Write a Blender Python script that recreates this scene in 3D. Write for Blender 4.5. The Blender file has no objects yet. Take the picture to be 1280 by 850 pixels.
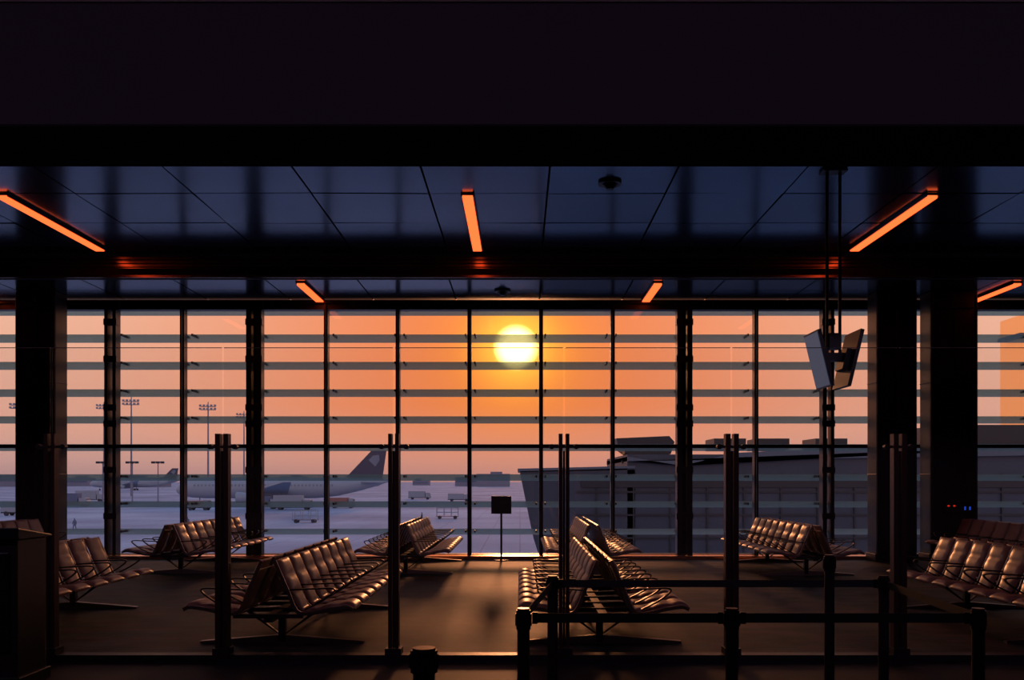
import bpy, bmesh, math, random
from mathutils import Vector, Matrix
random.seed(4)
scene = bpy.context.scene
try:
    scene.view_settings.view_transform = 'Standard'
except Exception: pass

# ------------------------------------------------------------------ materials
def new_mat(name):
    m = bpy.data.materials.new(name); m.use_nodes = True
    return m, m.node_tree, m.node_tree.nodes, m.node_tree.links
def pbr(name, col, rough=0.5, metal=0.0, emis=None, estr=0.0, noise=0.0, nscale=8.0, bump=0.0, spec=None):
    m, nt, n, l = new_mat(name)
    b = n['Principled BSDF']
    b.inputs['Base Color'].default_value = (*col, 1)
    b.inputs['Roughness'].default_value = rough
    b.inputs['Metallic'].default_value = metal
    if spec is not None: b.inputs['Specular IOR Level'].default_value = spec
    if emis:
        b.inputs['Emission Color'].default_value = (*emis, 1)
        b.inputs['Emission Strength'].default_value = estr
    if noise or bump:
        tc = n.new('ShaderNodeTexCoord'); nz = n.new('ShaderNodeTexNoise')
        nz.inputs['Scale'].default_value = nscale; nz.inputs['Detail'].default_value = 4
        l.new(tc.outputs['Object'], nz.inputs['Vector'])
        if noise:
            mx = n.new('ShaderNodeMix'); mx.data_type = 'RGBA'
            mx.inputs[6].default_value = (*[c*(1-noise) for c in col], 1)
            mx.inputs[7].default_value = (*[min(1, c*(1+noise)) for c in col], 1)
            l.new(nz.outputs['Fac'], mx.inputs[0]); l.new(mx.outputs[2], b.inputs['Base Color'])
        if bump:
            bp = n.new('ShaderNodeBump'); bp.inputs['Strength'].default_value = bump
            bp.inputs['Distance'].default_value = 0.02
            l.new(nz.outputs['Fac'], bp.inputs['Height']); l.new(bp.outputs['Normal'], b.inputs['Normal'])
    return m
def glass_mat(name, fac=0.05, tint=(1,1,1)):
    m, nt, n, l = new_mat(name); n.clear()
    o = n.new('ShaderNodeOutputMaterial'); t = n.new('ShaderNodeBsdfTransparent'); g = n.new('ShaderNodeBsdfGlossy')
    t.inputs['Color'].default_value = (*tint, 1); g.inputs['Roughness'].default_value = 0.02
    mx = n.new('ShaderNodeMixShader'); mx.inputs[0].default_value = fac
    l.new(t.outputs[0], mx.inputs[1]); l.new(g.outputs[0], mx.inputs[2]); l.new(mx.outputs[0], o.inputs['Surface'])
    return m
def louvre_mat():
    m, nt, n, l = new_mat('frosted_louvre_glass'); n.clear()
    o = n.new('ShaderNodeOutputMaterial'); t = n.new('ShaderNodeBsdfTransparent')
    t.inputs['Color'].default_value = (0.70, 0.90, 0.94, 1)
    d = n.new('ShaderNodeBsdfDiffuse'); d.inputs['Color'].default_value = (0.42, 0.54, 0.60, 1)
    tr = n.new('ShaderNodeBsdfTranslucent'); tr.inputs['Color'].default_value = (0.32, 0.45, 0.50, 1)
    m1 = n.new('ShaderNodeMixShader'); m1.inputs[0].default_value = 0.5
    l.new(d.outputs[0], m1.inputs[1]); l.new(tr.outputs[0], m1.inputs[2])
    m2 = n.new('ShaderNodeMixShader'); m2.inputs[0].default_value = 0.60
    l.new(t.outputs[0], m2.inputs[1]); l.new(m1.outputs[0], m2.inputs[2]); l.new(m2.outputs[0], o.inputs['Surface'])
    return m
def emit(name, col, s):
    m, nt, n, l = new_mat(name); n.clear()
    o = n.new('ShaderNodeOutputMaterial'); e = n.new('ShaderNodeEmission')
    e.inputs['Color'].default_value = (*col, 1); e.inputs['Strength'].default_value = s
    l.new(e.outputs[0], o.inputs['Surface']); return m

M_black = pbr('black_painted_metal', (0.020, 0.013, 0.016), 0.42, noise=0.3)
M_bulk = pbr('dark_bulkhead_panel', (0.036, 0.023, 0.034), 0.75, noise=0.2, nscale=0.6, spec=0.2)
M_soff = pbr('shaded_soffit_panel', (0.012, 0.008, 0.012), 0.9, spec=0.05)  # shade put into the colour so the bulkhead underside stays near black
M_frame = pbr('window_frame_metal', (0.032, 0.025, 0.03), 0.4, 0.3)
M_sill = pbr('sunset_tint_sill_metal', (0.90, 0.40, 0.22), 0.22, 0.85)  # orange sky reflection strengthened through the base colour
M_alu = pbr('cast_aluminium', (0.30, 0.23, 0.22), 0.36, 1.0)
M_leather = pbr('brown_leather', (0.36, 0.155, 0.115), 0.40, noise=0.25, nscale=14, bump=0.1, spec=0.55)
M_ceil = pbr('blue_metal_ceiling_panel', (0.045, 0.092, 0.190), 0.18, 0.8, noise=0.3, nscale=0.7)
M_slat = pbr('bronze_ceiling_slat', (0.42, 0.24, 0.20), 0.20, 0.9)
M_lamp = emit('orange_tube_diffuser', (1.0, 0.105, 0.025), 2.5)
M_fill = emit('added_fill_emitter', (0.85, 0.58, 1.0), 4.2)  # emitter for the added fill light, no real fixture
M_glass = glass_mat('window_glass', 0.045, (0.99, 0.98, 0.98))
M_glass2 = glass_mat('partition_glass', 0.03, (0.975, 0.975, 0.98))
M_edge = pbr('glass_edge', (0.12, 0.09, 0.08), 0.2)
M_louvre = louvre_mat()
M_wall = pbr('dark_wall_paint', (0.02, 0.016, 0.02), 0.7, noise=0.2)
M_belt = pbr('belt_webbing', (0.014, 0.012, 0.014), 0.8)
M_screen = pbr('display_screen', (0.045, 0.05, 0.07), 0.5, 0.0, (0.22, 0.25, 0.38), 0.22)
M_plast = pbr('black_plastic', (0.01, 0.01, 0.012), 0.4)
M_post = pbr('partition_post_steel', (0.09, 0.042, 0.036), 0.35, 0.6)
M_white = pbr('hazy_aircraft_paint', (0.36, 0.40, 0.50), 0.5)  # distance haze mixed into the hull colour
M_pwin = pbr('hazy_aircraft_window_band', (0.22, 0.24, 0.32), 0.4)  # contrast lowered in the colour to suggest haze
M_fin = pbr('grey_blue_tail_paint', (0.085, 0.075, 0.125), 0.5)
M_bldg = pbr('terminal_cladding', (0.045, 0.055, 0.09), 0.5, noise=0.25, nscale=0.3)
M_bldg2 = pbr('terminal_dark_band', (0.02, 0.022, 0.035), 0.4)
M_bldg3 = pbr('terminal_light_band', (0.11, 0.13, 0.18), 0.5)
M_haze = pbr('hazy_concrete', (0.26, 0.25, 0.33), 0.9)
M_glow = pbr('sunset_glow_facade', (0.75, 0.30, 0.10), 0.5, 0, (1, 0.33, 0.10), 0.65)  # sunset light on the facade, put into base colour and emission
M_truckw = pbr('hazy_truck_body_paint', (0.33, 0.35, 0.43), 0.5)  # truck paint paled, distance haze is in the colour
M_truckb = pbr('hazy_truck_blue_paint', (0.12, 0.15, 0.27), 0.5)  # blue paled the same way for haze
M_tyre = pbr('tyre_rubber', (0.05, 0.05, 0.07), 0.8)
M_red = pbr('hazy_red_paint', (0.34, 0.14, 0.13), 0.5)  # red dulled with painted-in haze
M_ledr = emit('red_led', (1, 0.04, 0.02), 0.5)
M_ledb = emit('blue_led', (0.02, 0.10, 1.0), 0.5)

# carpet
m, nt, n, l = new_mat('carpet_tiles'); b = n['Principled BSDF']; M_carpet = m
tc = n.new('ShaderNodeTexCoord'); mp = n.new('ShaderNodeMapping'); mp.inputs['Scale'].default_value = (0.9, 1.3, 1)
br = n.new('ShaderNodeTexBrick'); br.inputs['Scale'].default_value = 1.0; br.inputs['Mortar Size'].default_value = 0.004
br.inputs['Color1'].default_value = (0.066, 0.036, 0.040, 1); br.inputs['Color2'].default_value = (0.020, 0.042, 0.038, 1)
br.inputs['Mortar'].default_value = (0.012, 0.010, 0.012, 1)
nz = n.new('ShaderNodeTexNoise'); nz.inputs['Scale'].default_value = 2.6; nz.inputs['Detail'].default_value = 8
mx = n.new('ShaderNodeMix'); mx.data_type = 'RGBA'; mx.blend_type = 'MULTIPLY'; mx.inputs[0].default_value = 0.9
cr = n.new('ShaderNodeValToRGB'); cr.color_ramp.elements[0].color = (0.3, 0.32, 0.36, 1); cr.color_ramp.elements[1].color = (1.6, 1.5, 1.5, 1)
cr.color_ramp.elements[0].position = 0.38; cr.color_ramp.elements[1].position = 0.62
l.new(tc.outputs['Object'], mp.inputs[0]); l.new(mp.outputs[0], br.inputs['Vector']); l.new(mp.outputs[0], nz.inputs['Vector'])
l.new(nz.outputs['Fac'], cr.inputs[0]); l.new(br.outputs['Color'], mx.inputs[6]); l.new(cr.outputs[0], mx.inputs[7])
l.new(mx.outputs[2], b.inputs['Base Color']); b.inputs['Roughness'].default_value = 0.6; b.inputs['Specular IOR Level'].default_value = 0.16
M_tile = pbr('dark_walkway_tile', (0.014, 0.011, 0.016), 0.6, noise=0.3, spec=0.2)

# apron
m, nt, n, l = new_mat('apron_concrete'); b = n['Principled BSDF']; M_apron = m
tc = n.new('ShaderNodeTexCoord'); br = n.new('ShaderNodeTexBrick'); br.offset = 0
br.inputs['Scale'].default_value = 0.13; br.inputs['Mortar Size'].default_value = 0.01
br.inputs['Color1'].default_value = (0.36, 0.43, 0.60, 1); br.inputs['Color2'].default_value = (0.39, 0.46, 0.63, 1)
br.inputs['Mortar'].default_value = (0.28, 0.32, 0.45, 1)
nz = n.new('ShaderNodeTexNoise'); nz.inputs['Scale'].default_value = 0.03; nz.inputs['Detail'].default_value = 6
mx = n.new('ShaderNodeMix'); mx.data_type = 'RGBA'; mx.blend_type = 'MULTIPLY'; mx.inputs[0].default_value = 1
cr = n.new('ShaderNodeValToRGB'); cr.color_ramp.elements[0].color = (0.55, 0.57, 0.64, 1); cr.color_ramp.elements[1].color = (1.2, 1.2, 1.18, 1)
cr.color_ramp.elements[0].position = 0.3; cr.color_ramp.elements[1].position = 0.65
l.new(tc.outputs['Object'], br.inputs['Vector']); l.new(tc.outputs['Object'], nz.inputs['Vector'])
l.new(nz.outputs['Fac'], cr.inputs[0]); l.new(br.outputs['Color'], mx.inputs[6]); l.new(cr.outputs[0], mx.inputs[7])
l.new(mx.outputs[2], b.inputs['Base Color']); b.inputs['Roughness'].default_value = 0.9; b.inputs['Specular IOR Level'].default_value = 0.2

# ------------------------------------------------------------------ mesh builder
class MB:
    def __init__(s):
        s.bm = bmesh.new(); s.mats = []
    def mi(s, m):
        if m not in s.mats: s.mats.append(m)
        return s.mats.index(m)
    def _set(s, verts, m):
        i = s.mi(m)
        for f in {f for v in verts for f in v.link_faces}: f.material_index = i
    def box(s, c, size, m, rot=None):
        M = Matrix.Translation(c)
        if rot: M = M @ rot
        M = M @ Matrix.Diagonal((*size, 1))
        r = bmesh.ops.create_cube(s.bm, size=1, matrix=M); s._set(r['verts'], m)
    def cyl(s, p0, p1, r0, m, r1=None, seg=14):
        p0 = Vector(p0); p1 = Vector(p1); d = p1 - p0
        q = d.to_track_quat('Z', 'Y').to_matrix().to_4x4()
        M = Matrix.Translation((p0 + p1) / 2) @ q
        r = bmesh.ops.create_cone(s.bm, cap_ends=True, segments=seg, radius1=r0, radius2=r0 if r1 is None else r1, depth=d.length, matrix=M)
        s._set(r['verts'], m)
    def prism(s, pts, axis, a0, a1, m):
        def mk(p, a):
            if axis == 'y': return (p[0], a, p[1])
            if axis == 'x': return (a, p[0], p[1])
            return (p[0], p[1], a)
        v0 = [s.bm.verts.new(mk(p, a0)) for p in pts]; v1 = [s.bm.verts.new(mk(p, a1)) for p in pts]
        n = len(pts); i = s.mi(m); fs = [s.bm.faces.new(v0), s.bm.faces.new(v1[::-1])]
        for k in range(n): fs.append(s.bm.faces.new((v0[k], v1[k], v1[(k+1) % n], v0[(k+1) % n])))
        for f in fs: f.material_index = i
    def grid(s, rows, m, smooth=True, closed=False):
        vs = [[s.bm.verts.new(p) for p in r] for r in rows]; i = s.mi(m)
        for a in range(len(vs)-1):
            nn = len(vs[a]); rng = nn if closed else nn-1
            for b_ in range(rng):
                f = s.bm.faces.new((vs[a][b_], vs[a][(b_+1) % nn], vs[a+1][(b_+1) % nn], vs[a+1][b_]))
                f.material_index = i; f.smooth = smooth
        return vs
    def mesh(s, name):
        bmesh.ops.recalc_face_normals(s.bm, faces=s.bm.faces)
        me = bpy.data.meshes.new(name); s.bm.to_mesh(me); s.bm.free()
        for m in s.mats: me.materials.append(m)
        return me
    def done(s, name, loc=(0,0,0), bevel=0.0, rotz=0):
        o = bpy.data.objects.new(name, s.mesh(name)); scene.collection.objects.link(o)
        o.location = loc; o.rotation_euler = (0, 0, rotz)
        if bevel:
            md = o.modifiers.new('Bevel', 'BEVEL'); md.width = bevel; md.segments = 2; md.limit_method = 'ANGLE'
        return o
def one_box(name, c, size, m, bevel=0.0):
    b = MB(); b.box((0,0,0), size, m); return b.done(name, c, bevel)

# ------------------------------------------------------------------ room shell
D = 20.0; XW = 15.0
one_box('floor', (0, 14.3, -0.1), (2*XW, 11.6, 0.2), M_carpet)
one_box('floor_walkway', (0, 1.25, -0.1), (2*XW, 14.5, 0.2), M_tile)
one_box('wall_left', (-XW-0.1, 7, 3), (0.2, 26, 6.4), M_wall)
one_box('wall_right', (XW+0.1, 7, 3), (0.2, 26, 6.4), M_wall)
one_box('wall_back', (0, -6.1, 3), (2*XW, 0.2, 6.4), M_wall)
one_box('ceiling_walkway', (0, 1.0, 6.1), (2*XW, 14.2, 0.2), M_wall)

b = MB(); b.box((0, 12.85, 6.16), (2*XW, 9.7, 0.12), M_bulk)
pw, pd = 1.79, 1.615
for i in range(-9, 9):
    for j in range(-1, 6):
        x = 0.414 + pw*i + pw/2; y0 = 9.1 + pd*j; y1 = min(y0+pd, 17.66); y0 = max(y0, 9.02)
        if y1-y0 < 0.1 or abs(x) > XW-0.9: continue
        rot = Matrix.Rotation(random.uniform(-.007, .007), 4, 'X') @ Matrix.Rotation(random.uniform(-.006, .006), 4, 'Y')
        b.box((x, (y0+y1)/2, 6.05), (pw-0.03, y1-y0-0.03, 0.05), M_ceil, rot)
b.done('ceiling')
b = MB(); b.box((0, 18.9, 5.69), (2*XW, 2.4, 0.12), M_bulk)
for i in range(-9, 9):
    x = 0.414 + pw*i + pw/2
    if abs(x) > XW-0.9: continue
    for y0, y1 in ((17.8, 18.9), (18.9, 19.98)):
        b.box((x, (y0+y1)/2, 5.60), (pw-0.03, y1-y0-0.03, 0.05), M_ceil)
b.done('ceiling_lower')
b = MB(); b.box((0, 17.82, 5.86), (2*XW, 0.12, 0.58), M_bulk)
for k in range(6):
    b.box((0, 17.73, 5.60+0.07*k), (2*XW, 0.05, 0.048), M_slat)
b.done('trim_ceiling_step')
b = MB(); b.box((0, 8.5, 5.37), (2*XW, 1.0, 1.20), M_bulk)
b.box((0, 8.5, 4.76), (2*XW, 1.02, 0.02), M_soff)
b.box((0, 7.985, 5.84), (2*XW, 0.03, 0.03), M_alu)
b.done('trim_bulkhead')
b = MB(); b.box((0, 0, 0), (26, 0.06, 0.24), M_fill); b.box((0, -0.10, 0.06), (26.1, 0.16, 0.34), M_black); b.box((0, 0.0, 0.145), (26.1, 0.2, 0.04), M_black)  # added out-of-view fill strip and housing, lifts the black bulkhead
b.done('added_fill_strip', (0, 3.0, 5.84))

# ------------------------------------------------------------------ window wall
b = MB()
x0 = -1.096; sp = 1.553
ks = list(range(-8, 11))
for k in ks:
    x = x0 + sp*k
    if k in (-3, 3, -5, 5):
        w = 0.11 if k in (-3, 3) else 0.07; g = 0.11 if k in (-3, 3) else 0.09
        for sx in (-1, 1): b.box((x+sx*g, D, 2.72), (w, 0.24, 5.5), M_frame)
        b.box((x, D+0.06, 2.72), (0.1 if abs(k) == 3 else 0.03, 0.06, 5.5), M_frame)
        for z in (0.9, 1.9, 2.9, 3.25, 4.3, 5.1): b.box((x, D-0.05, z), (0.36 if abs(k) == 3 else 0.28, 0.16, 0.13), M_frame)
    else:
        b.box((x, D, 2.72), (0.085, 0.20, 5.5), M_frame)
        b.box((x, D-0.14, 2.72), (0.035, 0.10, 5.5), M_frame)
b.box((0, D, 2.41), (2*XW, 0.16, 0.075), M_frame)
b.box((0, D, 5.46), (2*XW, 0.22, 0.19), M_frame)
b.box((0, D-0.16, 5.52), (2*XW, 0.08, 0.07), M_frame)
b.box((0, D, 0.04), (2*XW, 0.22, 0.08), M_frame)
b.box((0, D-0.01, 2.72), (2*XW, 0.012, 5.3), M_glass)
b.done('window_1', bevel=0.0)
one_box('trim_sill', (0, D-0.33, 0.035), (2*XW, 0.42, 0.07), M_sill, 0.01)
b = MB()
for z in (4.84, 4.23, 3.62, 3.02, 2.40, 1.73, 1.13, 0.52, 5.45):
    pts = []
    for t in range(9):
        u = -0.16 + 0.04*t; pts.append((u, 0.022*math.sqrt(max(0, 1-(u/0.165)**2))))
    prof = pts + [(p[0], -p[1]) for p in pts[::-1][1:-1]]
    R = math.radians(-27); prof = [(20.6 + p[0]*math.cos(R)-p[1]*math.sin(R), z + p[0]*math.sin(R)+p[1]*math.cos(R)) for p in prof]
    b.prism(prof, 'x', -XW, XW, M_louvre)
    for k in ks:
        x = x0+sp*k
        for sx in (-0.1, 0.1): b.box((x+sx, 20.42, z+0.03), (0.03, 0.42, 0.05), M_frame)
b.done('window_louvres')

# columns
for cx, w in ((-9.97, 0.82), (7.75, 0.83), (8.93, 0.97)):
    b = MB(); h = 5.57
    b.box((0, 0, h/2), (w, 0.5, h), M_black); b.box((0, 0, 0.08), (w+0.06, 0.54, 0.16), M_frame)
    b.box((0, -0.26, h/2), (0.03, 0.03, h-0.3), M_frame)
    for z in (1.8, 3.7): b.box((0, 0, z), (w+0.015, 0.515, 0.02), M_frame)
    for sx in (-1, 1): b.cyl((sx*(w/2-0.03), -0.26, 0.1), (sx*(w/2-0.03), -0.26, h-0.1), 0.025, M_frame)
    b.box((0, -0.29, h-0.3), (w*0.8, 0.04, 0.12), M_frame)
    b.done('column', (cx, 19.18, 0), 0.01)
b = MB(); b.box((0, 0, 0), (0.62, 0.05, 0.26), M_plast)
for x in (-.22, -.10): b.box((x, -0.03, 0.03), (0.04, 0.01, 0.03), M_ledr)
for x in (.12, .22): b.box((x, -0.03, -0.02), (0.03, 0.01, 0.07), M_ledb)
b.done('led_control_panel', (9.0, 18.88, 1.12))

# ceiling lamps
def lamp(x, y0, y1, z):
    b = MB(); L = y1-y0
    b.box((0, 0, -0.035), (0.16, L, 0.06), M_lamp)
    for sx in (-1, 1): b.box((sx*0.09, 0, -0.02), (0.02, L+0.04, 0.05), M_black)
    for sy in (-1, 1): b.box((0, sy*(L/2+0.01), -0.012), (0.16, 0.02, 0.025), M_black)
    b.done('linear_ceiling_lamp', (x, (y0+y1)/2, z))
for x in (-7.85, -0.795, 6.25): lamp(x, 13.95, 17.2, 6.02)
for x in (-11.3, -4.31, 2.71, 9.78): lamp(x, 18.1, 19.8, 5.575)
for (x, y, z) in ((1.31, 13.42, 6.02), (-0.36, 18.9, 5.57)):
    b = MB(); b.cyl((0,0,0), (0,0,-0.03), 0.17, M_plast, seg=24); b.cyl((0,0,-0.03), (0,0,-0.10), 0.12, M_plast, 0.05, 24)
    b.done('dome_ceiling_speaker', (x, y, z))

# hanging double display
b = MB()
th = math.radians(13.5)
for sx, xc in ((-1, 4.19), (1, 4.60)):
    R = Matrix.Rotation(th*(-sx)*-1, 4, 'Y')
    b.box((xc, 12.9, 3.36), (0.05, 0.62, 0.80), M_plast, R)
    b.box((xc+sx*0.03*math.cos(th), 12.9, 3.36-0.03*math.sin(th)), (0.008, 0.57, 0.75), M_screen, R)
    b.box((xc-sx*0.06, 12.9, 3.36), (0.08, 0.3, 0.3), M_plast, R)
b.box((4.395, 12.9, 3.4), (0.3, 0.1, 0.12), M_plast); b.box((4.395, 12.9, 3.62), (0.16, 0.16, 0.22), M_plast)
for dx in (-0.09, 0.09):
    b.cyl((4.395+dx, 12.9, 3.4), (4.395+dx, 12.9, 6.02), 0.022, M_black)
b.box((4.395, 12.9, 6.005), (0.34, 0.2, 0.03), M_black)
b.done('hanging_display_screens')

# ------------------------------------------------------------------ tandem seating
def catmull(P, n):
    out = []; P = [P[0]] + P + [P[-1]]
    for i in range(1, len(P)-2):
        for k in range(n):
            t = k/n; a, b_, c, d = P[i-1], P[i], P[i+1], P[i+2]
            out.append(tuple(0.5*((2*b_[j]) + (-a[j]+c[j])*t + (2*a[j]-5*b_[j]+4*c[j]-d[j])*t*t + (-a[j]+3*b_[j]-3*c[j]+d[j])*t**3) for j in (0, 1)))
    out.append(P[-2]); return out
PROF = catmull([(.84,.425),(.76,.455),(.60,.435),(.42,.395),(.31,.40),(.255,.47),(.205,.60),(.135,.76),(.075,.90)], 5)
def normals(P):
    N = []
    for i in range(len(P)):
        a = P[max(0, i-1)]; c = P[min(len(P)-1, i+1)]; t = Vector((c[0]-a[0], c[1]-a[1])).normalized(); N.append((t.y, -t.x))
    return N
NRM = normals(PROF)
ARC = [0]
for i in range(1, len(PROF)): ARC.append(ARC[-1] + math.dist(PROF[i], PROF[i-1]))
def strip(b, P, N, t0, t1, y0, y1, side, m):
    pts = [(side*(p[0]+n_[0]*t1), p[1]+n_[1]*t1) for p, n_ in zip(P, N)] + [(side*(p[0]+n_[0]*t0), p[1]+n_[1]*t0) for p, n_ in list(zip(P, N))[::-1]]
    rows0 = [[(x, y0, z), (x, y1, z)] for x, z in pts]; rows0.append(rows0[0])
    b.grid(rows0, m, False)
    k = len(P)
    for y in (y0, y1):
        rows = [[(pts[i][0], y, pts[i][1]), (pts[2*k-1-i][0], y, pts[2*k-1-i][1])] for i in range(k)]
        b.grid(rows, m, False)
PITCH = 0.457; NS = 8
def seating_mesh():
    b = MB(); Ltot = PITCH*NS; TA = ARC[-1]
    for side in (-1, 1):
        for sidx in range(NS):
            yc = PITCH*(sidx+0.5)
            rows_t = []
            for i, (p, nn) in enumerate(zip(PROF, NRM)):
                u = ARC[i]/TA
                rib = 0.012 + 0.022*abs(math.sin(math.pi*u*6))**0.5
                if i in (0, len(PROF)-1): rib = 0.004
                w = 0.200 - 0.048*math.exp(-((u-0.50)/0.14)**2)
                rt = []; rb = []
                for s in (-1, -.94, -.8, -.4, 0, .4, .8, .94, 1):
                    t = rib*(1-abs(s)**7) + 0.002 - 0.006*(1-s*s)
                    rt.append((side*(p[0]+nn[0]*t), yc+s*w, p[1]+nn[1]*t))
                    t2 = -0.016*(1-s**4) - 0.006*(1-s*s)
                    rb.append((side*(p[0]+nn[0]*t2), yc+s*w, p[1]+nn[1]*t2))
                rows_t.append(rt + rb[::-1][1:-1])
            vs = b.grid(rows_t, M_leather, True, closed=True)
            for e in (vs[0], vs[-1]):
                f = b.bm.faces.new(e); f.material_index = b.mi(M_leather)
        for k in range(NS+1):
            y = PITCH*k; w = 0.011
            strip(b, PROF[1:], NRM[1:], -0.03, 0.004, y-w, y+w, side, M_alu)
            arm = catmull([(.36,.42),(.52,.50),(.64,.59),(.62,.625),(.46,.622),(.21,.61)], 4)
            strip(b, arm, normals(arm), -0.007, 0.008, y-0.016, y+0.016, side, M_plast)
            b.box((side*0.17, y, 0.355), (0.34, 0.02, 0.04), M_black)
        b.cyl((side*0.32, 0, 0.36), (side*0.32, Ltot, 0.36), 0.013, M_alu, seg=8)
        b.cyl((side*0.10, 0, 0.80), (side*0.10, Ltot, 0.80), 0.011, M_alu, seg=8)
    b.box((0, Ltot/2, 0.33), (0.09, Ltot, 0.07), M_black)
    for y in (0.55, Ltot-0.55):
        b.box((0, y, 0.17), (0.07, 0.07, 0.30), M_black)
        for side in (-1, 1):
            b.prism([(0, 0.0), (side*0.84, 0.0), (side*0.84, 0.022), (side*0.05, 0.085), (0, 0.085)], 'y', y-0.035, y+0.035, M_alu)
            b.prism([(side*0.03, 0.10), (side*0.05, 0.10), (side*0.42, 0.36), (side*0.36, 0.36)], 'y', y-0.02, y+0.02, M_black)
    return b.mesh('tandem_seating')
SM = seating_mesh()
for (x, y) in ((-2.45, 8.95), (0.82, 8.95), (-5.85, 8.95), (5.85, 8.95), (-6.1, 16.0), (-2.05, 15.95), (1.28, 15.95), (5.05, 15.7), (9.0, 14.9), (-9.8, 14.9)):
    o = bpy.data.objects.new('airport_tandem_seating', SM); scene.collection.objects.link(o); o.location = (x, y, 0)

# ------------------------------------------------------------------ glass partition with posts
b = MB(); PY = 8.58
xs = [-7.54, -5.95, -4.37, -2.77, -1.175, 0.41, 1.97, 3.53, 5.12, 6.71]
for i, x in enumerate(xs):
    wide = x in (-2.77, 1.97, 3.53)
    g = 0.038 if wide else 0.032
    for sx in (-1, 1): b.box((x+sx*g, PY, 1.055), (0.046 if wide else 0.034, 0.09, 2.11), M_post)
    b.box((x, PY, 1.0), (0.02, 0.05, 1.9), M_black)
    b.box((x, PY, 0.06), (0.15, 0.16, 0.12), M_black)
    b.cyl((x-0.13, PY, 1.99), (x+0.13, PY, 1.99), 0.012, M_black, seg=8)
    for sx in (-1, 1): b.cyl((x+sx*0.115, PY-0.03, 1.99), (x+sx*0.115, PY+0.03, 1.99), 0.024, M_black, seg=12)
    if i < len(xs)-1:
        x2 = xs[i+1]
        b.box(((x+x2)/2, PY, 1.48), (x2-x-0.02, 0.012, 2.86), M_glass2)
        b.box(((x+x2)/2, PY, 2.913), (x2-x-0.02, 0.012, 0.006), M_edge)
b.box((0, PY, 0.03), (16, 0.14, 0.06), M_black)
b.done('glass_partition')

# ------------------------------------------------------------------ queue barriers (post + its own belts in one object)
def stanchion(x, y, h=0.93, r=0.036, head=0.042, belts=()):
    b = MB()
    b.cyl((0,0,0), (0,0,0.018), 0.17, M_black, 0.16, 28); b.cyl((0,0,0.018), (0,0,0.04), 0.15, M_black, 0.05, 28)
    b.cyl((0,0,0.03), (0,0,h-0.1), r, M_black, seg=20); b.cyl((0,0,h-0.11), (0,0,h), head, M_plast, seg=20)
    b.cyl((0,0,h), (0,0,h+0.012), head*0.85, M_post, seg=20)
    for a in range(4):
        b.box((math.cos(a*math.pi/2)*head, math.sin(a*math.pi/2)*head, h-0.055), (0.012, 0.012, 0.07), M_plast)
    for (tx, ty) in belts:
        d = Vector((tx-x, ty-y, 0)); u = d.normalized(); L = d.length-0.10
        R = Matrix.Rotation(math.atan2(d.y, d.x), 4, 'Z'); c = d/2
        b.box((c.x, c.y, 0.885), (L, 0.004, 0.055), M_belt, R)
        for s in (-1, 1):
            e = c + u*(s*(L/2-0.015)); b.box((e.x, e.y, 0.885), (0.03, 0.012, 0.067), M_plast, R)
    b.done('belt_barrier_post', (x, y, 0))
stanchion(0.02, 5.3, belts=((1.22, 5.3), (0.25, 7.06)))
stanchion(1.22, 5.3, belts=((2.64, 5.3),))
stanchion(2.64, 5.3, belts=((2.79, 7.06),))
stanchion(0.25, 7.06, 0.935, 0.040, 0.044, belts=((2.79, 7.06),))
stanchion(2.79, 7.06, 0.935, 0.040, 0.044)
stanchion(2.27, 6.75, 1.12)
stanchion(-0.48, 4.6, 0.83, 0.055, 0.068)

# podium left
b = MB()
b.box((0, 0, 0.6), (0.62, 0.45, 1.2), M_black); b.box((0, 0, 0.05), (0.68, 0.5, 0.1), M_plast)
b.prism([(-0.27, 1.2), (0.27, 1.2), (0.27, 1.22), (-0.27, 1.30)], 'x', -0.34, 0.34, M_plast)
b.box((0, -0.235, 0.7), (0.5, 0.02, 0.8), M_plast)
b.done('gate_podium', (-4.34, 7.6, 0), 0.01)

# small floor sign
b = MB()
b.cyl((0,0,0), (0,0,0.02), 0.16, M_black, seg=24); b.cyl((0,0,0), (0,0,1.0), 0.022, M_black)
b.box((0, 0, 1.16), (0.42, 0.03, 0.37), M_plast); b.box((0, -0.018, 1.16), (0.38, 0.006, 0.33), M_black)
b.done('pedestal_sign', (-0.39, 19.2, 0))

# ------------------------------------------------------------------ exterior
G = -5.3
one_box('apron_ground', (0, 1521, G-0.1), (6000, 3000, 0.2), M_apron)

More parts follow.
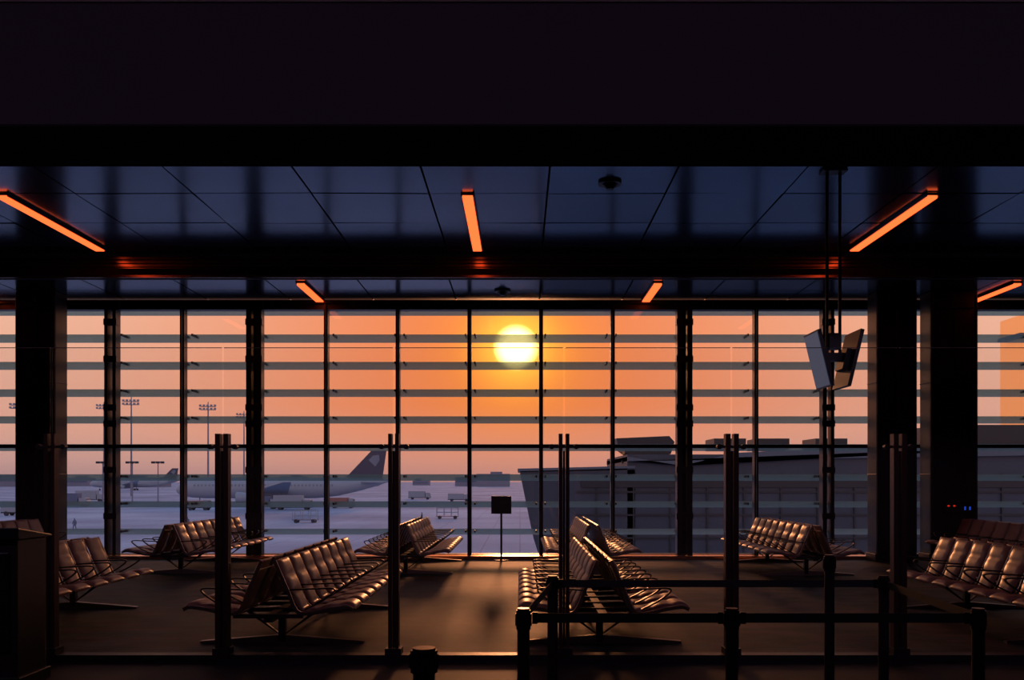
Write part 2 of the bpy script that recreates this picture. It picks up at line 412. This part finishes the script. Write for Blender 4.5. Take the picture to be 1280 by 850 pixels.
def airliner(loc, s=1.0, rz=0):
    b = MB(); L = 58.0
    st = [(0, .05, -0.6), (0.6, 1.0, -.5), (2, 1.9, -.25), (4.5, 2.6, 0), (8, 2.8, 0), (38, 2.8, 0), (44, 2.5, .35), (50, 1.75, 1.0), (55, .95, 1.6), (58, .25, 2.0)]
    rows = []
    for x, r, dz in st:
        rows.append([(x, r*math.cos(a*math.pi/10), dz+r*math.sin(a*math.pi/10)) for a in range(20)])
    b.grid(rows, M_white, True, closed=True)
    b.prism([(46, 2.6), (53.2, 10.2), (57.2, 10.2), (56.0, 1.8)], 'y', -0.25, 0.25, M_fin)
    b.prism([(52.4, 7.6), (53.6, 8.8), (55.2, 9.0), (55.4, 7.6), (54.2, 5.8)], 'y', -0.32, 0.32, M_pwin)
    for sy in (-1, 1):
        b.prism([(50.5, 1.6*sy), (55.5, 9.5*sy), (57.5, 9.5*sy), (55.8, 1.0*sy)], 'z', 1.5, 1.75, M_white)
        w0 = [(20, 2.2*sy, -1.4), (31, 2.2*sy, -1.4), (38.5, 29*sy, 1.6), (36.5, 29*sy, 1.6)]
        vs = [b.bm.verts.new(p) for p in w0] + [b.bm.verts.new((p[0], p[1], p[2]+(0.9 if i < 2 else 0.2))) for i, p in enumerate(w0)]
        for q in ((0,1,2,3), (7,6,5,4), (0,1,5,4), (1,2,6,5), (2,3,7,6), (3,0,4,7)):
            b.bm.faces.new([vs[i] for i in q]).material_index = b.mi(M_white)
        b.cyl((19.5, 9.5*sy, -2.4), (25, 9.5*sy, -2.4), 1.5, M_white, 1.0, 20)
        b.cyl((19.4, 9.5*sy, -2.4), (19.6, 9.5*sy, -2.4), 1.3, M_truckb, seg=20)
        b.cyl((29, 3.5*sy, -1.2), (29, 3.5*sy, -4.2), 0.2, M_truckw)
        for dx in (-.8, .8): b.cyl((29+dx, 3.0*sy, -4.2), (29+dx, 4.1*sy, -4.2), 0.6, M_tyre)
    b.cyl((6.5, 0, -2.4), (6.5, 0, -4.3), 0.15, M_truckw); b.cyl((6.5, -.5, -4.3), (6.5, .5, -4.3), 0.5, M_tyre)
    for i in range(38):
        x = 6+i*1.0
        for sy in (-1, 1): b.box((x, sy*2.74, 0.75), (0.35, 0.06, 0.5), M_pwin)
    o = b.done('parked_airliner', loc, rotz=rz); o.scale = (s, s, s)
airliner((-93.5, 250, G+4.8))
airliner((-290, 620, G+4.8), 1.0, 0.15)

def truck(x, y, box_m, L=7, h=3.2, rz=0):
    b = MB()
    b.box((-L*0.12, 0, 0.75+(h-0.75)/2), (L*0.74, 2.4, h-0.75), box_m); b.box((0, 0, 0.65), (L, 2.2, 0.25), M_tyre)
    b.prism([(L*0.28, .7), (L*.5, .7), (L*.5, 1.5), (L*.45, 2.4), (L*.28, 2.4)], 'y', -1.15, 1.15, M_truckw)
    b.box((L*.46, 0, 1.9), (0.3, 2.0, 0.6), M_bldg2)
    for xx in (-L*.32, L*.36):
        for sy in (-1, 1): b.cyl((xx, sy*0.85, 0.45), (xx, sy*1.2, 0.45), 0.45, M_tyre)
    b.done('apron_service_truck', (x, y, G), rotz=rz)
for (x, y, mm, L, h) in ((-53, 215, M_truckw, 9, 3.4), (-62, 222, M_truckb, 7, 3), (-44, 228, M_red, 6, 2.6), (-115, 235, M_truckb, 10, 3.6), (-126, 250, M_truckw, 8, 3.2),
    (-98, 180, M_truckw, 6, 2.4), (-36, 330, M_truckw, 8, 3), (-20, 300, M_truckw, 7, 2.6), (-74, 212, M_red, 5, 2.2), (-140, 300, M_truckw, 9, 3.5)):
    truck(x, y, mm, L, h)
def trolley(x, y):
    b = MB()
    b.box((0,0,0.5), (4, 1.6, 0.12), M_truckb)
    for xx in (-1.9, -0.6, .7, 1.9):
        for sy in (-.75, .75): b.cyl((xx, sy, .5), (xx, sy, 2.0), 0.05, M_truckw, seg=6)
    for sy in (-.75, .75):
        for z in (1.2, 2.0): b.cyl((-1.9, sy, z), (1.9, sy, z), 0.05, M_truckw, seg=6)
    for xx in (-1.4, 1.4): b.cyl((xx, -.8, .3), (xx, .8, .3), .3, M_tyre)
    b.done('baggage_trolley', (x, y, G))
for p in ((-13.0, 165), (-35, 150)): trolley(*p)

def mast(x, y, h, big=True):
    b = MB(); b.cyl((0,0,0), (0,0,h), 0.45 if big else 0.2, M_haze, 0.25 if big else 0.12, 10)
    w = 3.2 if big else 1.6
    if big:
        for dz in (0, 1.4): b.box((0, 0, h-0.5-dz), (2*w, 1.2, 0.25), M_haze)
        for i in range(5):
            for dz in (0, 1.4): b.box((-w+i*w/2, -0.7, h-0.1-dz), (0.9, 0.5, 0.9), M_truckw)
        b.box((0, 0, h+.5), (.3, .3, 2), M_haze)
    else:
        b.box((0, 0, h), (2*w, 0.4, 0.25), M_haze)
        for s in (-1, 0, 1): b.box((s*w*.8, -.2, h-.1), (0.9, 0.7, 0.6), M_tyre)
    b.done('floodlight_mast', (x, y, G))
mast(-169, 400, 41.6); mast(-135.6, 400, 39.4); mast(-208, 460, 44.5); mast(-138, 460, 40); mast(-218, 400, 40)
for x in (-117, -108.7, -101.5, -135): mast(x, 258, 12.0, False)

# distant skyline
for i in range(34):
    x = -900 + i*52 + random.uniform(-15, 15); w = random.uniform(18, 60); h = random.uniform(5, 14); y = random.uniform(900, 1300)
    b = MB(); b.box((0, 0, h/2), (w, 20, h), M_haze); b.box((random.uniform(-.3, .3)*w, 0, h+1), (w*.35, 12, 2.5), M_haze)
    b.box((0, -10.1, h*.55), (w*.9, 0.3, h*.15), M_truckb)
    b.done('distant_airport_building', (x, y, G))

# terminal wing right
b = MB()
b.prism([(0.0, 2.2), (7.5, 2.35), (7.5, G), (1.9, G), (0.9, -2.2)], 'y', 60, 74, M_bldg)
b.prism([(-0.15, 2.25), (7.5, 2.45), (7.5, 2.6), (-0.15, 2.42)], 'y', 59.8, 74, M_bldg3)
b.box((21, 67, -1.0), (28, 14, 8.7), M_bldg)
b.prism([(7, 3.2), (10.5, 2.6), (14, 3.45), (24, 3.9), (35, 3.9), (35, 3.3), (7, 2.9)], 'y', 59.7, 74.3, M_bldg3)
for z in (0.9, -0.6, -2.1): b.box((19.2, 59.95, z), (31, 0.12, 0.12), M_bldg2)
for i in range(14): b.box((2.6+i*2.4, 59.93, -0.6), (0.1, 0.1, 5.4), M_bldg2)
b.box((19, 59.9, 1.55), (30, 0.1, 0.7), M_bldg2)
b.prism([(6.5, 3.9), (6.4, 4.45), (9.9, 4.6), (10.25, 4.2), (10.0, 3.4), (7.3, 3.3)], 'y', 61, 64, M_bldg2)
for x in (7.4, 8.4, 9.6): b.cyl((x, 62.5, 2.3), (x, 62.5, 3.5), 0.13, M_bldg2)
b.box((8.6, 62.5, 2.9), (3.4, 0.2, 0.2), M_bldg2)
for x in (14.5, 17.5, 21.5): b.box((x, 65, 4.15), (2.2, 3, 0.8), M_bldg2)
b.box((33, 67, 4.6), (9, 10, 1.6), M_bldg2)
b.done('terminal_wing_building')
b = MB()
b.box((0, 0, 13.3), (9, 8, 26.6), M_glow)  # glowing walls stand in for caught sunset light
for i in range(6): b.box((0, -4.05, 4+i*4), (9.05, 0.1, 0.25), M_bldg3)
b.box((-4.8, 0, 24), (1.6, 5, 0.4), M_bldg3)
b.done('sunset_glow_tower', (64.0, 110, G))
b = MB(); b.box((0, 0, 5.6), (14, 10, 11.2), M_bldg3)
b.box((0, 0, 11.4), (15, 11, 0.5), M_red)
for i in range(6): b.box((-5.5+i*2.2, -5.05, 8.8), (1.4, 0.1, 2.2), M_bldg2)
b.done('brick_annex_building', (51, 88, G))

# ground crew: continuous skinned figures
def person(x, y, rz, mat):
    V = [(0,0,.95), (0,0,1.2), (0,0,1.42), (0,0,1.53), (0,.01,1.66), (0,0,1.76), (-.2,0,1.40), (-.27,.05,1.12), (-.25,.18,.90), (.2,0,1.40), (.27,-.03,1.12), (.27,-.02,.86),
         (-.1,0,.9), (-.11,.16,.50), (-.11,.08,.08), (-.11,.2,.04), (.1,0,.9), (.11,-.08,.50), (.11,-.28,.10), (.11,-.16,.03)]
    E = [(0,1),(1,2),(2,3),(3,4),(4,5),(2,6),(6,7),(7,8),(2,9),(9,10),(10,11),(0,12),(12,13),(13,14),(14,15),(0,16),(16,17),(17,18),(18,19)]
    Rr = [.14,.14,.15,.06,.10,.07,.07,.05,.04,.07,.05,.04,.10,.07,.05,.045,.10,.07,.05,.045]
    me = bpy.data.meshes.new('ground_crew_worker'); me.from_pydata(V, E, []); me.materials.append(mat)
    o = bpy.data.objects.new('ground_crew_worker', me); scene.collection.objects.link(o)
    o.location = (x, y, G); o.rotation_euler = (0, 0, rz)
    o.modifiers.new('Skin', 'SKIN'); sb = o.modifiers.new('Subsurf', 'SUBSURF'); sb.levels = 1; sb.render_levels = 1
    for i, v in enumerate(me.skin_vertices[0].data): v.radius = (Rr[i], Rr[i]); v.use_root = (i == 0)
person(-61, 126, 1.2, M_truckb); person(-63.5, 128, -1.0, M_bldg2); person(-47, 130, 0.4, M_truckb); person(-16, 150, 1.5, M_bldg2)

# ------------------------------------------------------------------ sky + sun
az = math.atan2(-5, 1150); el = math.radians(8.2)
S = Vector((math.sin(az)*math.cos(el), math.cos(az)*math.cos(el), math.sin(el)))
w = bpy.data.worlds.new('sunset_sky'); scene.world = w; w.use_nodes = True
nt = w.node_tree; n = nt.nodes; l = nt.links; n.clear()
tc = n.new('ShaderNodeTexCoord'); out = n.new('ShaderNodeOutputWorld'); bg = n.new('ShaderNodeBackground')
sep = n.new('ShaderNodeSeparateXYZ'); l.new(tc.outputs['Generated'], sep.inputs[0])
ramp = n.new('ShaderNodeValToRGB'); l.new(sep.outputs['Z'], ramp.inputs[0])
els = ramp.color_ramp.elements
els[0].position = 0; els[0].color = (.46, .29, .30, 1); els[1].position = 1; els[1].color = (.12, .24, .48, 1)
for p, c in ((.02, (.64, .39, .35)), (.05, (.82, .46, .36)), (.16, (.93, .56, .41)), (.4, (.42, .44, .54))):
    e = els.new(p); e.color = (*c, 1)
dot = n.new('ShaderNodeVectorMath'); dot.operation = 'DOT_PRODUCT'; dot.inputs[1].default_value = S
l.new(tc.outputs['Generated'], dot.inputs[0])
mx0 = n.new('ShaderNodeMath'); mx0.operation = 'MAXIMUM'; mx0.inputs[1].default_value = 0; l.new(dot.outputs['Value'], mx0.inputs[0])
def powr(e, k):
    p = n.new('ShaderNodeMath'); p.operation = 'POWER'; p.inputs[1].default_value = e; l.new(mx0.outputs[0], p.inputs[0])
    q = n.new('ShaderNodeMath'); q.operation = 'MULTIPLY'; q.inputs[1].default_value = k; l.new(p.outputs[0], q.inputs[0]); return q
def mixc(fac, a, c):
    m_ = n.new('ShaderNodeMix'); m_.data_type = 'RGBA'; l.new(fac, m_.inputs[0]); l.new(a, m_.inputs[6]); m_.inputs[7].default_value = (*c, 1); return m_.outputs[2]
mr = n.new('ShaderNodeMapRange'); mr.inputs[1].default_value = -0.03; mr.inputs[2].default_value = 0.08; l.new(sep.outputs['Z'], mr.inputs[0])
g1 = powr(15, 0.97); gm = n.new('ShaderNodeMath'); gm.operation = 'MULTIPLY'; l.new(g1.outputs[0], gm.inputs[0]); l.new(mr.outputs[0], gm.inputs[1])
c1 = mixc(gm.outputs[0], ramp.outputs[0], (1.02, .255, .070))
c2 = mixc(powr(380, 0.65).outputs[0], c1, (1.4, .47, .04))
c2b = mixc(powr(1600, 0.95).outputs[0], c2, (2.2, .95, .10))
dr = n.new('ShaderNodeMapRange'); dr.interpolation_type = 'SMOOTHSTEP'; dr.inputs[1].default_value = math.cos(math.radians(1.5)); dr.inputs[2].default_value = math.cos(math.radians(0.5))
l.new(dot.outputs['Value'], dr.inputs[0])
c3 = mixc(dr.outputs[0], c2b, (10.0, 5.0, 1.4))
l.new(c3, bg.inputs['Color']); bg.inputs['Strength'].default_value = 1.0; l.new(bg.outputs[0], out.inputs['Surface'])

sl = bpy.data.lights.new('evening_sun', 'SUN'); sl.energy = 0.8; sl.color = (1.0, 0.38, 0.15); sl.angle = math.radians(3)
so = bpy.data.objects.new('evening_sun', sl); scene.collection.objects.link(so)
so.rotation_euler = (-S).to_track_quat('-Z', 'Y').to_euler(); so.location = (0, 40, 15)

# ------------------------------------------------------------------ camera
cd = bpy.data.cameras.new('camera'); cam = bpy.data.objects.new('camera', cd); scene.collection.objects.link(cam)
cam.location = (0, 0, 1.68); cam.rotation_euler = (math.radians(90), 0, 0)
cd.sensor_width = 36; cd.lens = 36*1150/1280; cd.shift_x = -10/1280; cd.shift_y = 175/1280
cd.clip_end = 5000; cd.clip_start = 0.05
scene.camera = cam
